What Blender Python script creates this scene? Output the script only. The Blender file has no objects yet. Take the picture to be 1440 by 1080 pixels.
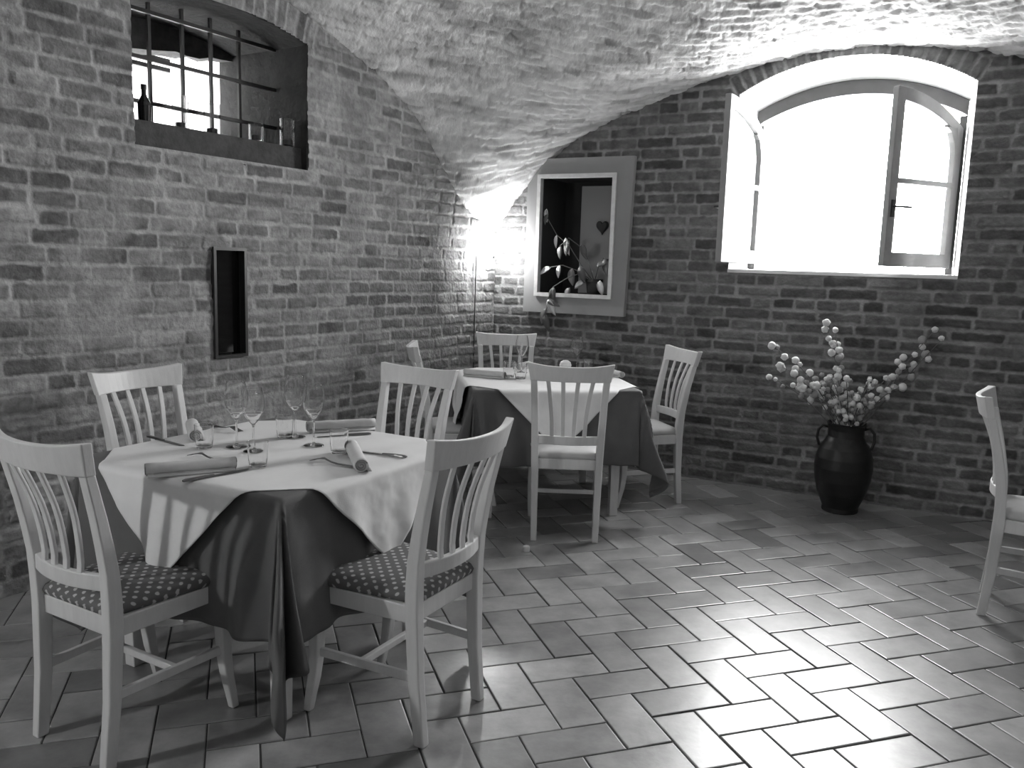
import bpy, math, random
import numpy as np
from mathutils import Vector, Matrix
S = bpy.context.scene
COL = S.collection
# ------------------------------------------------------------------ camera, world, exposure
H = 1.45
F_PX, PITCH, ROLL = 1169.0, 0.1420, 0.0300
cam_d = bpy.data.cameras.new('camera'); cam = bpy.data.objects.new('camera', cam_d); COL.objects.link(cam)
cam_d.sensor_width = 36.0; cam_d.lens = F_PX / 1440 * 36.0; cam_d.clip_start = 0.05; cam_d.clip_end = 200
_fw = Vector((0, math.cos(PITCH), -math.sin(PITCH))); _up = Vector((0, math.sin(PITCH), math.cos(PITCH))); _rt = Vector((1, 0, 0))
_r = _rt * math.cos(ROLL) + _up * math.sin(ROLL); _u = -_rt * math.sin(ROLL) + _up * math.cos(ROLL)
cam.matrix_world = Matrix(((_r.x, _u.x, -_fw.x, 0), (_r.y, _u.y, -_fw.y, 0), (_r.z, _u.z, -_fw.z, H), (0, 0, 0, 1)))
S.camera = cam
S.view_settings.view_transform = 'Standard'; S.view_settings.look = 'None'
S.view_settings.gamma = 1.0; S.view_settings.exposure = 0.0; S.view_settings.use_curve_mapping = False
SKY = 44.0          # overcast daylight seen through the two windows
LAMP = 250.0         # wall lamp in the far corner
FILL_LAMP = 25.0    # assumed, unseen lamps added behind the camera as fill light
w = bpy.data.worlds.new('world'); S.world = w; w.use_nodes = True
w.node_tree.nodes['Background'].inputs[0].default_value = (1, 1, 1, 1)
w.node_tree.nodes['Background'].inputs[1].default_value = SKY
S.cycles.use_denoising = True
S.cycles.max_bounces = 10; S.cycles.diffuse_bounces = 5; S.cycles.transmission_bounces = 10; S.cycles.transparent_max_bounces = 12
S.cycles.sample_clamp_indirect = 4.0; S.cycles.caustics_reflective = False; S.cycles.caustics_refractive = False; S.cycles.blur_glossy = 1.0

# ------------------------------------------------------------------ room frame: corner C, wall directions W (window wall) and L (left wall)
C = np.array([-0.155, 6.478, 0.0]); W = np.array([0.8875, -0.4608, 0.0]); L = np.array([-0.5269, -0.8499, 0.0])
NW = np.array([0.4608, 0.8875, 0.0]); NL = np.array([-0.8499, 0.5269, 0.0])     # outward normals
def wp(s, z, D=0.0):   # point on the window wall, D deeper into the wall
    p = C + W * s + NW * D; return (p[0], p[1], z)
def lp(t, z, D=0.0):
    p = C + L * t + NL * D; return (p[0], p[1], z)
SM, TM = 5.0, 5.1
ZW = ([0, .157, .27, .4, .58, .8, 1.0, 1.256, 1.5, 1.87, 2.13, 2.5], [1.72, 1.96, 2.08, 2.21, 2.345, 2.45, 2.53, 2.622, 2.695, 2.78, 2.83, 2.86])
ZL = ([0, .2, .364, .545, .65, .786, .96, 1.18, 1.45, 1.7, 1.92, 2.12, 2.55], [1.72, 1.76, 1.82, 1.94, 2.05, 2.2, 2.36, 2.5, 2.61, 2.695, 2.77, 2.815, 2.87])
def _smooth(tab, x, half):
    x = np.abs(np.asarray(x, float)); x = np.mod(x, 2 * half); x = np.where(x > half, 2 * half - x, x)
    acc = 0
    for k in (-.06, -.03, 0, .03, .06):
        acc = acc + np.interp(np.clip(x + k, 0, half), *tab)
    return acc / 5
def zw(s): return _smooth(ZW, s, SM / 2)
def zl(t): return _smooth(ZL, t, TM / 2)
def vault_z(s, t):
    z0 = -.54; ac = _smooth(ZW, 0, SM / 2) - z0
    return z0 + np.sqrt(np.maximum((zw(s) - z0) ** 2 + (zl(t) - z0) ** 2 - ac ** 2, .5))

# ------------------------------------------------------------------ helpers
def tag(o, label=None, cat=None, group=None, kind=None):
    if label: o['label'] = label
    if cat: o['category'] = cat
    if group: o['group'] = group
    if kind: o['kind'] = kind
    return o
def empty(name, loc=(0, 0, 0), rz=0.0, parent=None):
    o = bpy.data.objects.new(name, None); o.location = loc; o.rotation_euler = (0, 0, rz); o.empty_display_size = .1
    COL.objects.link(o)
    if parent: o.parent = parent
    return o
class MB:
    def __init__(s): s.v = []; s.f = []
    def add(s, v, f):
        n = len(s.v); s.v += [tuple(map(float, p)) for p in v]; s.f += [tuple(i + n for i in q) for q in f]; return s
    def box(s, x0, x1, y0, y1, z0, z1):
        return s.add([(x0, y0, z0), (x1, y0, z0), (x1, y1, z0), (x0, y1, z0), (x0, y0, z1), (x1, y0, z1), (x1, y1, z1), (x0, y1, z1)],
                     [(3, 2, 1, 0), (4, 5, 6, 7), (0, 1, 5, 4), (1, 2, 6, 5), (2, 3, 7, 6), (3, 0, 4, 7)])
    def loft(s, secs, caps=True, closed=True):
        m = len(secs[0]); v = [p for q in secs for p in q]; f = []
        for i in range(len(secs) - 1):
            for j in range(m if closed else m - 1):
                a = i * m + j; b = i * m + (j + 1) % m
                f.append((a, b, b + m, a + m))
        if caps:
            f.append(tuple(range(m))[::-1]); f.append(tuple(range((len(secs) - 1) * m, len(secs) * m)))
        return s.add(v, f)
    def tube(s, pts, r, n=8):
        secs = []; pts = [Vector(p) for p in pts]
        ref = None
        for i, p in enumerate(pts):
            t = (pts[min(i + 1, len(pts) - 1)] - pts[max(i - 1, 0)]).normalized()
            if ref is None: ref = t.orthogonal().normalized()
            ref = (ref - t * ref.dot(t)).normalized(); b = t.cross(ref)
            rr = r[i] if hasattr(r, '__len__') else r
            secs.append([tuple(p + (ref * math.cos(a) + b * math.sin(a)) * rr) for a in [2 * math.pi * k / n for k in range(n)]])
        return s.loft(secs)
    def lathe(s, prof, n=32, c=(0, 0, 0)):
        q = [prof[0]]      # extra rings beside every corner keep the smooth shading tight
        for a, b in zip(prof, prof[1:]):
            ln = math.hypot(b[0] - a[0], b[1] - a[1])
            if ln > .004 and n > 12:
                for u in (.0006 / ln, 1 - .0006 / ln): q.append((a[0] + (b[0] - a[0]) * u, a[1] + (b[1] - a[1]) * u))
            q.append(b)
        prof = q
        secs = [[(c[0] + r * math.cos(a), c[1] + r * math.sin(a), c[2] + z) for a in [2 * math.pi * k / n for k in range(n)]] for r, z in prof]
        return s.loft(secs)
    def map(s, fn): s.v = [tuple(map(float, fn(p))) for p in s.v]; return s
    def build(s, name, mat, parent=None, smooth=False, bevel=0, subsurf=0, loc=None):
        me = bpy.data.meshes.new(name); me.from_pydata(s.v, [], s.f); me.validate()
        import bmesh
        bm = bmesh.new(); bm.from_mesh(me); bmesh.ops.remove_doubles(bm, verts=bm.verts, dist=1e-6); bmesh.ops.recalc_face_normals(bm, faces=bm.faces); bm.to_mesh(me); bm.free()
        me.materials.append(mat)
        if smooth: me.polygons.foreach_set('use_smooth', [True] * len(me.polygons))
        o = bpy.data.objects.new(name, me); COL.objects.link(o)
        if parent: o.parent = parent
        if loc: o.location = loc
        if bevel:
            b = o.modifiers.new('bevel', 'BEVEL'); b.width = bevel; b.segments = 2; b.limit_method = 'ANGLE'; b.angle_limit = .6
        if subsurf:
            b = o.modifiers.new('subsurf', 'SUBSURF'); b.levels = subsurf; b.render_levels = subsurf
        return o
def copy_tree(o, parent=None):
    c = o.copy(); COL.objects.link(c); c.parent = parent
    for ch in list(o.children): copy_tree(ch, c)
    return c
def prism(outline, y0, y1):   # outline in x,z
    n = len(outline)
    return [(x, y0, z) for x, z in outline] + [(x, y1, z) for x, z in outline], [tuple(range(n))[::-1], tuple(range(n, 2 * n))] + [(i, (i + 1) % n, (i + 1) % n + n, i + n) for i in range(n)]

# ------------------------------------------------------------------ materials (a black-and-white place: neutral greys)
def mat(name, g=.5, rough=.6, metal=0, spec=.5, noise=0, nscale=8, bump=0, bscale=60, attr=None, emit=0, stretch=(1, 1, 1), coat=0):
    m = bpy.data.materials.new(name); m.use_nodes = True; nt = m.node_tree; N = nt.nodes; K = nt.links
    b = N['Principled BSDF']
    b.inputs['Roughness'].default_value = rough; b.inputs['Metallic'].default_value = metal; b.inputs['Specular IOR Level'].default_value = spec
    b.inputs['Base Color'].default_value = (g, g, g, 1); b.inputs['Coat Weight'].default_value = coat
    if emit:
        b.inputs['Emission Color'].default_value = (1, 1, 1, 1); b.inputs['Emission Strength'].default_value = emit
    tc = N.new('ShaderNodeTexCoord'); mp = N.new('ShaderNodeMapping'); K.new(tc.outputs['Object'], mp.inputs[0]); mp.inputs['Scale'].default_value = stretch
    src = None
    if attr:
        a = N.new('ShaderNodeAttribute'); a.attribute_name = attr; src = a.outputs['Fac']
    if noise or attr:
        n = N.new('ShaderNodeTexNoise'); n.inputs['Scale'].default_value = nscale; n.inputs['Detail'].default_value = 8; n.inputs['Roughness'].default_value = .65
        K.new(mp.outputs[0], n.inputs['Vector'])
        mr = N.new('ShaderNodeMapRange'); mr.inputs[1].default_value = .3; mr.inputs[2].default_value = .7
        mr.inputs[3].default_value = 1 - noise; mr.inputs[4].default_value = 1 + noise; K.new(n.outputs[0], mr.inputs[0])
        mu = N.new('ShaderNodeMath'); mu.operation = 'MULTIPLY'; K.new(mr.outputs[0], mu.inputs[0])
        if src: K.new(src, mu.inputs[1])
        else: mu.inputs[1].default_value = g
        cc = N.new('ShaderNodeCombineColor')
        for i in range(3): K.new(mu.outputs[0], cc.inputs[i])
        K.new(cc.outputs[0], b.inputs['Base Color'])
    if bump:
        n2 = N.new('ShaderNodeTexNoise'); n2.inputs['Scale'].default_value = bscale; n2.inputs['Detail'].default_value = 6
        K.new(mp.outputs[0], n2.inputs['Vector'])
        bp = N.new('ShaderNodeBump'); bp.inputs['Strength'].default_value = 1.0; bp.inputs['Distance'].default_value = bump
        K.new(n2.outputs[0], bp.inputs['Height']); K.new(bp.outputs[0], b.inputs['Normal'])
    return m
M = {}
M['brick'] = mat('brick', attr='alb', noise=.22, nscale=30, rough=.92, spec=.2, bump=.006, bscale=60)
M['vault'] = mat('vault_brick', attr='alb', noise=.12, nscale=18, rough=.95, spec=.15, bump=.004, bscale=60)
M['plainwall'] = mat('plain_wall', .36, .95, noise=.2, nscale=9, bump=.004)
M['plaster'] = mat('white_plaster', .82, .9, noise=.05, nscale=14, bump=.004, bscale=30)
M['board'] = mat('grey_plaster', .30, .9, noise=.05, nscale=6)
M['chair'] = mat('painted_wood', .66, .42, noise=.06, nscale=7, stretch=(6, 6, 1), bump=.0004, bscale=60)
M['winwood'] = mat('window_wood', .28, .5, noise=.1, nscale=10)
M['whitewood'] = mat('frame_wood', .62, .55, noise=.12, nscale=25)
M['darkcloth'] = mat('dark_cloth', .11, .8, noise=.06, nscale=20, bump=.0006, bscale=500)
M['whitecloth'] = mat('light_cloth', .74, .75, noise=.03, nscale=14, bump=.0005, bscale=400)
M['napkin'] = mat('napkin_cloth', .55, .8, noise=.05, nscale=60)
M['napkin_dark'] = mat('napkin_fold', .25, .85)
M['steel'] = mat('steel', .2, .30, metal=1)
M['iron'] = mat('iron', .02, .5, spec=.4)
M['black'] = mat('black_metal', .015, .35)
M['darkglass'] = mat('dark_glass', .008, .06, spec=.6)
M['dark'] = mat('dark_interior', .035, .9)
M['midgrey'] = mat('door_paint', .42, .7)
M['heart'] = mat('heart_fabric', .05, .8)
M['vase'] = mat('dark_metal_vase', .011, .42, spec=.4, noise=.3, nscale=6, bump=.001, bscale=20)
M['flower'] = mat('pale_blossom', .75, .8, noise=.12, nscale=40)
M['flower2'] = mat('dull_blossom', .33, .8, noise=.12, nscale=40)
M['stem'] = mat('stem', .12, .8)
M['leafd'] = mat('leaf_dark', .14, .4, spec=.5)
M['leaflit'] = mat('leaf_lamplit', .85, .45)  # bright leaves: the corner lamp's light put into their colour
M['wax'] = mat('wax', .8, .5)
M['bulb'] = mat('lit_lamp', .8, .5, emit=LAMP)
M['fillbulb'] = mat('lit_fill_lamp', .8, .5, emit=FILL_LAMP)
M['fillbulb2'] = mat('bright_fill_lamp', .8, .5, emit=FILL_LAMP * 52)
M['slats'] = mat('outer_slats', .55, .6)
def glass(name, ior=1.45, g=1.0):
    m = bpy.data.materials.new(name); m.use_nodes = True; nt = m.node_tree; nt.nodes.clear()
    o = nt.nodes.new('ShaderNodeOutputMaterial'); b = nt.nodes.new('ShaderNodeBsdfGlass'); b.inputs['Roughness'].default_value = 0.0
    b.inputs['IOR'].default_value = ior; b.inputs['Color'].default_value = (g, g, g, 1); nt.links.new(b.outputs[0], o.inputs[0]); return m
def pane(name, base=.04, edge=.9):
    m = bpy.data.materials.new(name); m.use_nodes = True; nt = m.node_tree; nt.nodes.clear()
    o = nt.nodes.new('ShaderNodeOutputMaterial'); t = nt.nodes.new('ShaderNodeBsdfTransparent'); g = nt.nodes.new('ShaderNodeBsdfGlossy'); g.inputs['Roughness'].default_value = .02
    lw = nt.nodes.new('ShaderNodeLayerWeight'); lw.inputs[0].default_value = .5; pw = nt.nodes.new('ShaderNodeMath'); pw.operation = 'POWER'; pw.inputs[1].default_value = 3.5; nt.links.new(lw.outputs['Facing'], pw.inputs[0])
    f = nt.nodes.new('ShaderNodeMapRange'); f.inputs[3].default_value = base; f.inputs[4].default_value = edge; nt.links.new(pw.outputs[0], f.inputs[0]); x = nt.nodes.new('ShaderNodeMixShader')
    nt.links.new(f.outputs[0], x.inputs[0]); nt.links.new(t.outputs[0], x.inputs[1]); nt.links.new(g.outputs[0], x.inputs[2]); nt.links.new(x.outputs[0], o.inputs[0]); return m
M['glass'] = glass('clear_glass', 1.45); M['pane'] = pane('window_pane')
# dotted seat fabric
def seat_mat():
    m = mat('dotted_fabric', .1, .85); nt = m.node_tree; N = nt.nodes; K = nt.links; b = N['Principled BSDF']
    mp = N['Mapping']; ua = N.new('ShaderNodeAttribute'); ua.attribute_name = 'suv'; K.new(ua.outputs['Vector'], mp.inputs[0]); mp.inputs['Scale'].default_value = (34, 34, 0); mp.inputs['Rotation'].default_value = (0, 0, .785)
    v = N.new('ShaderNodeTexVoronoi'); v.inputs['Randomness'].default_value = 0; v.inputs['Scale'].default_value = 1.0; K.new(mp.outputs[0], v.inputs['Vector'])
    mr = N.new('ShaderNodeMapRange'); mr.inputs[1].default_value = .19; mr.inputs[2].default_value = .27; mr.inputs[3].default_value = .5; mr.inputs[4].default_value = .12
    K.new(v.outputs['Distance'], mr.inputs[0]); cc = N.new('ShaderNodeCombineColor')
    for i in range(3): K.new(mr.outputs[0], cc.inputs[i])
    K.new(cc.outputs[0], b.inputs['Base Color']); return m
M['seat'] = seat_mat()

# ------------------------------------------------------------------ numpy noise and brickwork
def vnoise(x, y, seed):
    r = np.random.RandomState(seed).rand(256, 256)
    xi = np.floor(x).astype(int); yi = np.floor(y).astype(int); fx = x - xi; fy = y - yi
    fx = fx * fx * (3 - 2 * fx); fy = fy * fy * (3 - 2 * fy)
    a = r[xi & 255, yi & 255]; b = r[(xi + 1) & 255, yi & 255]; c = r[xi & 255, (yi + 1) & 255]; d = r[(xi + 1) & 255, (yi + 1) & 255]
    return (a * (1 - fx) + b * fx) * (1 - fy) + (c * (1 - fx) + d * fx) * fy - .5
def fbm(x, y, seed, o=4):
    s = 0; a = 1
    for i in range(o): s = s + a * vnoise(x * 2 ** i, y * 2 ** i, seed + i * 7); a *= .5
    return s
def courses(U, V, course, lens, joint, seed, wob=.006, rag=.006):
    """signed distance into the brick (m, <0 mortar) and a per-brick random number for every sample"""
    Vw = V + wob * 2 * fbm(U * 1.3, V * 1.3, seed + 1, 3); Uw = U + wob * fbm(U * 3, V * 3 + 9, seed + 2, 2)
    j = np.floor(Vw / course).astype(int); fv = Vw - j * course; dv = np.minimum(fv, course - fv)
    du = np.zeros_like(U); rid = np.zeros_like(U); lo = U.min() - 1; span = U.max() - lo + 2
    rs = np.random.RandomState(seed)
    for row in range(j.min(), j.max() + 1):
        m = j == row
        n = int(span / min(lens)) + 4; ll = np.array([lens[rs.randint(len(lens))] * (1 + .16 * (rs.rand() - .5)) for _ in range(n)])
        e = lo - rs.rand() * .3 + np.concatenate([[0], np.cumsum(ll)]); rr = rs.rand(len(e))
        if not m.any(): continue
        u = Uw[m]; k = np.searchsorted(e, u) - 1; k = np.clip(k, 0, len(e) - 2)
        du[m] = np.minimum(u - e[k], e[k + 1] - u); rid[m] = rr[k]
    return _round(du, dv, joint) + rag * fbm(U * 30, V * 30, seed + 5, 2) + rag * fbm(U * 7, V * 7, seed + 6, 2), rid
def _round(du, dv, joint):
    a = du - joint / 2; b = dv - joint / 2; r = .014
    return np.where((a < r) & (b < r), r - np.hypot(np.maximum(r - a, 0), np.maximum(r - b, 0)), np.minimum(a, b))
def sstep(a, b, x): t = np.clip((x - a) / (b - a), 0, 1); return t * t * (3 - 2 * t)
def ring(U, V, cu, cv, R, T, seg, half, joint, seed):
    dx = U - cu; dz = V - cv; r = np.hypot(dx, dz); ang = np.arctan2(dx, dz); inside = (r > R) & (r < R + T) & (dz > 0) & (np.abs(dx) < half + (r - R) * .35)
    q = ang * R / seg; k = np.floor(q).astype(int); fq = (q - k) * seg; du = np.minimum(fq, seg - fq); dv = np.minimum(r - R + .02, R + T - r)
    rr = np.random.RandomState(seed).rand(512)[k & 511]
    return inside, _round(du, dv, joint) + .006 * fbm(U * 30, V * 30, seed + 5, 2), rr
def grid_mesh(name, nu, nv, P, alb, keep, material):
    idx = np.arange(nu * nv).reshape(nu, nv)
    q = np.stack([idx[:-1, :-1], idx[1:, :-1], idx[1:, 1:], idx[:-1, 1:]], -1).reshape(-1, 4)
    kf = keep.ravel()[q].all(1); q = q[kf]
    used = np.zeros(nu * nv, bool); used[q.ravel()] = True; remap = np.cumsum(used) - 1; q = remap[q]; P = P.reshape(-1, 3)[used]; al = alb.ravel()[used]
    me = bpy.data.meshes.new(name); me.vertices.add(len(P)); me.vertices.foreach_set('co', P.astype(np.float32).ravel())
    me.loops.add(q.size); me.loops.foreach_set('vertex_index', q.astype(np.int32).ravel())
    me.polygons.add(len(q)); me.polygons.foreach_set('loop_start', np.arange(0, q.size, 4, dtype=np.int32)); me.polygons.foreach_set('loop_total', np.full(len(q), 4, np.int32))
    me.polygons.foreach_set('use_smooth', np.ones(len(q), bool)); me.update(calc_edges=True)
    at = me.attributes.new('alb', 'FLOAT', 'POINT'); at.data.foreach_set('value', al.astype(np.float32))
    me.materials.append(material); o = bpy.data.objects.new(name, me); COL.objects.link(o); return o
def brick_wall(name, ulen, vmax, res, point, top, holes, arch, course, v0, lens, seed, tone, mort, rough_amt, smear):
    nu = int(ulen / res) + 1; nv = int(vmax / res) + 1
    U, V = np.meshgrid(np.linspace(-.03, ulen, nu), np.linspace(-.02, vmax, nv), indexing='ij')
    d, rid = courses(U, V - v0, course, lens, .012, seed, rag=.009)
    for (cu, cv, R, T, seg, half) in arch:
        ins, d2, r2 = ring(U, V, cu, cv, R, T, seg, half, .012, seed + 3); d = np.where(ins, d2, d); rid = np.where(ins, r2, rid)
    prof = sstep(-.001, .009, d)
    sm = fbm(U * 1.7, V * 1.7, seed + 11, 4); sm2 = sstep(smear, smear + .35, sm + .25 * fbm(U * 9, V * 9, seed + 12, 3))   # patches where mortar is smeared over the bricks
    sp = fbm(U * 14, V * 14, seed + 13, 3); worn = sstep(.35, .7, sp)
    h = prof * (.006 + .005 * (rid - .5)) * (1 - .6 * sm2) + rough_amt * fbm(U * 40, V * 40, seed + 14, 3) + .010 * fbm(U * 3, V * 3, seed + 15, 3)
    br = tone * (.70 + .62 * np.mod(rid * 7.31, 1)); br = np.where(rid < .09, tone * .58, br); br = np.where(rid > .9, tone * 1.35, br)
    br = br * (1 + .6 * fbm(U * 14, V * 28, seed + 16, 4))
    mo = mort * (1 + .5 * fbm(U * 8, V * 8, seed + 17, 4))
    k = prof * (1 - .75 * sm2) * (1 - .4 * worn)
    alb = np.clip(mo * (1 - k) + br * k, .02, .9)
    keep = (V <= top(U) + .06)
    for f in holes: keep &= ~f(U, V)
    P = point(U, V, h)
    o = grid_mesh(name, nu, nv, P, alb, keep, M['brick']); tag(o, kind='structure'); return o
# openings
W_ARC = (2.465, 1.50, 1.29); W_S0, W_S1, W_SILL = 1.785, 3.155, 1.445
L_ARC = (2.47, .71, 1.98); L_T0, L_T1, L_SILL = 1.957, 3.038, 1.945
N_S0, N_S1, N_Z0, N_Z1 = .385, .975, 1.24, 2.10       # niche behind the framed opening
K_T0, K_T1, K_Z0, K_Z1 = 2.43, 2.615, .94, 1.485      # slot recess
def arch_top(u, A): return A[1] + np.sqrt(np.maximum(A[2] ** 2 - (u - A[0]) ** 2, 0))
def hole_w(U, V): return (U > W_S0 + .006) & (U < W_S1 - .006) & (V > W_SILL + .006) & (V < arch_top(U, W_ARC) - .006)
def hole_n(U, V): return (U > N_S0) & (U < N_S1) & (V > N_Z0) & (V < N_Z1)
def hole_l(U, V): return (U > L_T0 + .006) & (U < L_T1 - .006) & (V > L_SILL + .002) & (V < arch_top(U, L_ARC) - .006)
def hole_k(U, V): return (U > K_T0) & (U < K_T1) & (V > K_Z0) & (V < K_Z1)
def pt_w(U, V, h): p = C[None, None] + U[..., None] * W - h[..., None] * NW; p[..., 2] = V; return p
def pt_l(U, V, h): p = C[None, None] + U[..., None] * L - h[..., None] * NL; p[..., 2] = V; return p
brick_wall('wall_window', SM, 2.95, .0065, pt_w, zw, [hole_w, hole_n], [(W_ARC[0], W_ARC[1], W_ARC[2], .13, .066, .71)], .0755, W_SILL - .0755 * 30 - .002,
           [.285, .285, .14, .2, .135], 11, .125, .27, .0016, .55)
brick_wall('wall_left', TM, 2.98, .0065, pt_l, zl, [hole_l, hole_k], [(L_ARC[0], L_ARC[1], L_ARC[2], .24, .07, .58)], .078, L_SILL - .078 * 30,
           [.25, .25, .13, .19, .22], 29, .235, .38, .0034, .18)
# vault over the first bay
def vault():
    res = .009; nu = int(SM / res) + 1; nv = int(TM / res) + 1
    Sg, Tg = np.meshgrid(np.linspace(-.03, SM + .03, nu), np.linspace(-.03, TM, nv), indexing='ij'); Z = vault_z(Sg, Tg)
    a = Sg - Tg * 1.0; q = np.arctan2(2.55 - Tg, 2.5 - Sg)
    # courses ring round the bay: follow the height near the springing, the slope towards the crown
    Vc = np.hypot(2.5 - Sg, 2.55 - Tg); Vc = 3.57 - Vc + .55 * (Z - 1.7); Uc = q * 2.9
    d, rid = courses(Uc, Vc, .058, [.26, .26, .13, .2], .008, 57, wob=.012, rag=.012)
    prof = sstep(-.003, .009, d); n1 = fbm(Uc * 5, Vc * 16, 71, 4); n2 = fbm(Uc * 2, Vc * 5, 73, 3)
    h = prof * .009 + .014 * fbm(Uc * 12, Vc * 40, 75, 4) + .012 * n2
    dark = (rid < .05) & (prof > .5)
    alb = .64 * (1 + .16 * (prof - .5) + .75 * n1 + .3 * n2 + .12 * (rid - .5)); alb = np.where(dark, alb * .6, alb)
    eps = 1e-3; p = C[None, None] + Sg[..., None] * W + Tg[..., None] * L; p[..., 2] = Z - h
    o = grid_mesh('ceiling', nu, nv, p, np.clip(alb, .05, .85), np.ones_like(Sg, bool), M['vault']); tag(o, kind='structure')
vault()
def plain(name, quad, m='plainwall'):
    o = MB().add(quad, [(0, 1, 2, 3)]).build(name, M[m]); tag(o, kind='structure'); return o
# the second bay, behind the camera
def P3(s, t, z): p = C + W * s + L * t; return (p[0], p[1], z)
TE = 10.2
def vault_back():
    ns, nt = 60, 60; Sg, Tg = np.meshgrid(np.linspace(0, SM, ns), np.linspace(TM, TE, nt), indexing='ij'); Z = vault_z(Sg, Tg)
    p = C[None, None] + Sg[..., None] * W + Tg[..., None] * L; p[..., 2] = Z
    o = grid_mesh('ceiling_back', ns, nt, p, np.full_like(Z, .5), np.ones_like(Z, bool), M['vault']); tag(o, kind='structure')
vault_back()
plain('wall_left_back', [P3(0, TM, 0), P3(0, TE, 0), P3(0, TE, 3.1), P3(0, TM, 3.1)])
plain('wall_right', [P3(SM, 0, 0), P3(SM, TE, 0), P3(SM, TE, 3.1), P3(SM, 0, 3.1)])
plain('wall_back', [P3(0, TE, 0), P3(SM, TE, 0), P3(SM, TE, 3.1), P3(0, TE, 3.1)])

# ------------------------------------------------------------------ floor: herringbone tiles
def floor():
    UW = .155; th = .3133; tx, ty = -1.5911 * UW, -18.0055 * UW; LL = 1.95
    ca, sa = math.cos(th), math.sin(th); rs = random.Random(5)
    def world(a, b): x, y = a * UW, -b * UW; return (ca * x - sa * y - tx, sa * x + ca * y - ty)
    v = []; f = []; al = []
    Ci = np.linalg.inv(np.array([[W[0], L[0]], [W[1], L[1]]]))
    j = .034
    def tile(a, b, wdt, hgt):
        cx, cy = world(a + wdt / 2, b + hgt / 2); st = Ci @ (np.array([cx, cy]) - C[:2])
        if not (-.25 < st[0] < SM + .2 and -.25 < st[1] < TE + .2): return
        g = rs.gauss(.25, .055); g = max(.12, min(.42, g)); zt = rs.uniform(-.0008, .0008); tilt = (rs.uniform(-.0007, .0007), rs.uniform(-.0007, .0007))
        n = len(v); jt = [rs.uniform(-.008, .008) for _ in range(4)]
        a0, a1, b0, b1 = a + j / 2 + jt[0], a + wdt - j / 2 + jt[1], b + j / 2 + jt[2], b + hgt - j / 2 + jt[3]; e = .028
        rings = [(0.0, -.006), (0.0, -.0022), (e * .4, -.0006), (e, 0)]
        for (i, zz) in rings:
            for (aa, bb, sx, sy) in ((a0 + i, b0 + i, -1, -1), (a1 - i, b0 + i, 1, -1), (a1 - i, b1 - i, 1, 1), (a0 + i, b1 - i, -1, 1)):
                x, y = world(aa, bb); v.append((x, y, zz + zt + tilt[0] * sx + tilt[1] * sy)); al.append(g)
        for r in range(3):
            for k in range(4): f.append((n + r * 4 + k, n + r * 4 + (k + 1) % 4, n + (r + 1) * 4 + (k + 1) % 4, n + (r + 1) * 4 + k))
        f.append((n + 12, n + 13, n + 14, n + 15))
    for mm in range(-70, 110):
        for nn in range(-30, 31):
            a, b = mm + nn * LL, mm - nn * LL
            tile(a, b, LL, 1); tile(a, b + 1, 1, LL)
    me = bpy.data.meshes.new('floor'); me.from_pydata(v, [], f)
    import bmesh
    bm = bmesh.new(); bm.from_mesh(me); bmesh.ops.recalc_face_normals(bm, faces=bm.faces)
    for fc in bm.faces:
        if fc.normal.z < -.2: fc.normal_flip()
    bm.to_mesh(me); bm.free()
    at = me.attributes.new('alb', 'FLOAT', 'POINT'); at.data.foreach_set('value', np.array(al, np.float32))
    m = mat('terracotta_tile', attr='alb', noise=.42, nscale=5.5, rough=.40, spec=.6, bump=.0012, bscale=28)
    nt = m.node_tree; b = nt.nodes['Principled BSDF']; n = nt.nodes.new('ShaderNodeTexNoise'); n.inputs['Scale'].default_value = 7; n.inputs['Detail'].default_value = 6
    mr = nt.nodes.new('ShaderNodeMapRange'); mr.inputs[1].default_value = .35; mr.inputs[2].default_value = .65; mr.inputs[3].default_value = .30; mr.inputs[4].default_value = .42; b.inputs['Coat Weight'].default_value = .85; b.inputs['Coat Roughness'].default_value = .30
    nt.links.new(n.outputs[0], mr.inputs[0]); nt.links.new(mr.outputs[0], b.inputs['Roughness'])
    me.materials.append(m); o = bpy.data.objects.new('floor', me); COL.objects.link(o); tag(o, kind='structure')
    g = MB().add([P3(-.3, -.3, -.0045), P3(SM + .3, -.3, -.0045), P3(SM + .3, TE + .3, -.0045), P3(-.3, TE + .3, -.0045)], [(0, 1, 2, 3)]).build('floor_grout', mat('grout', .07, .95, noise=.2, nscale=30))
    tag(g, kind='structure')
floor()

# ------------------------------------------------------------------ window_1: arched window with both casements open
def curve_open(s0, s1, zb, A, n=28):
    """outline left bottom -> left spring -> arch -> right spring -> right bottom"""
    pts = [(s0, zb), (s0, (zb + float(arch_top(s0, A))) / 2)]
    for k in range(n + 1):
        s = s0 + (s1 - s0) * k / n; pts.append((s, float(arch_top(s, A))))
    pts += [(s1, (zb + float(arch_top(s1, A))) / 2), (s1, zb)]; return pts
def portal(name, p, right, up, nrm, sx, sy):
    l = bpy.data.lights.new(name, 'AREA'); l.shape = 'RECTANGLE'; l.size = sx; l.size_y = sy; l.cycles.is_portal = True
    o = bpy.data.objects.new(name, l); COL.objects.link(o)
    r = Vector(right); u = Vector(up); n = Vector(nrm)   # light shines along -Z local; local z = -n
    z = -n; o.matrix_world = Matrix(((r.x, u.x, z.x, p[0]), (r.y, u.y, z.y, p[1]), (r.z, u.z, z.z, p[2]), (0, 0, 0, 1)))
    return o
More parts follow.
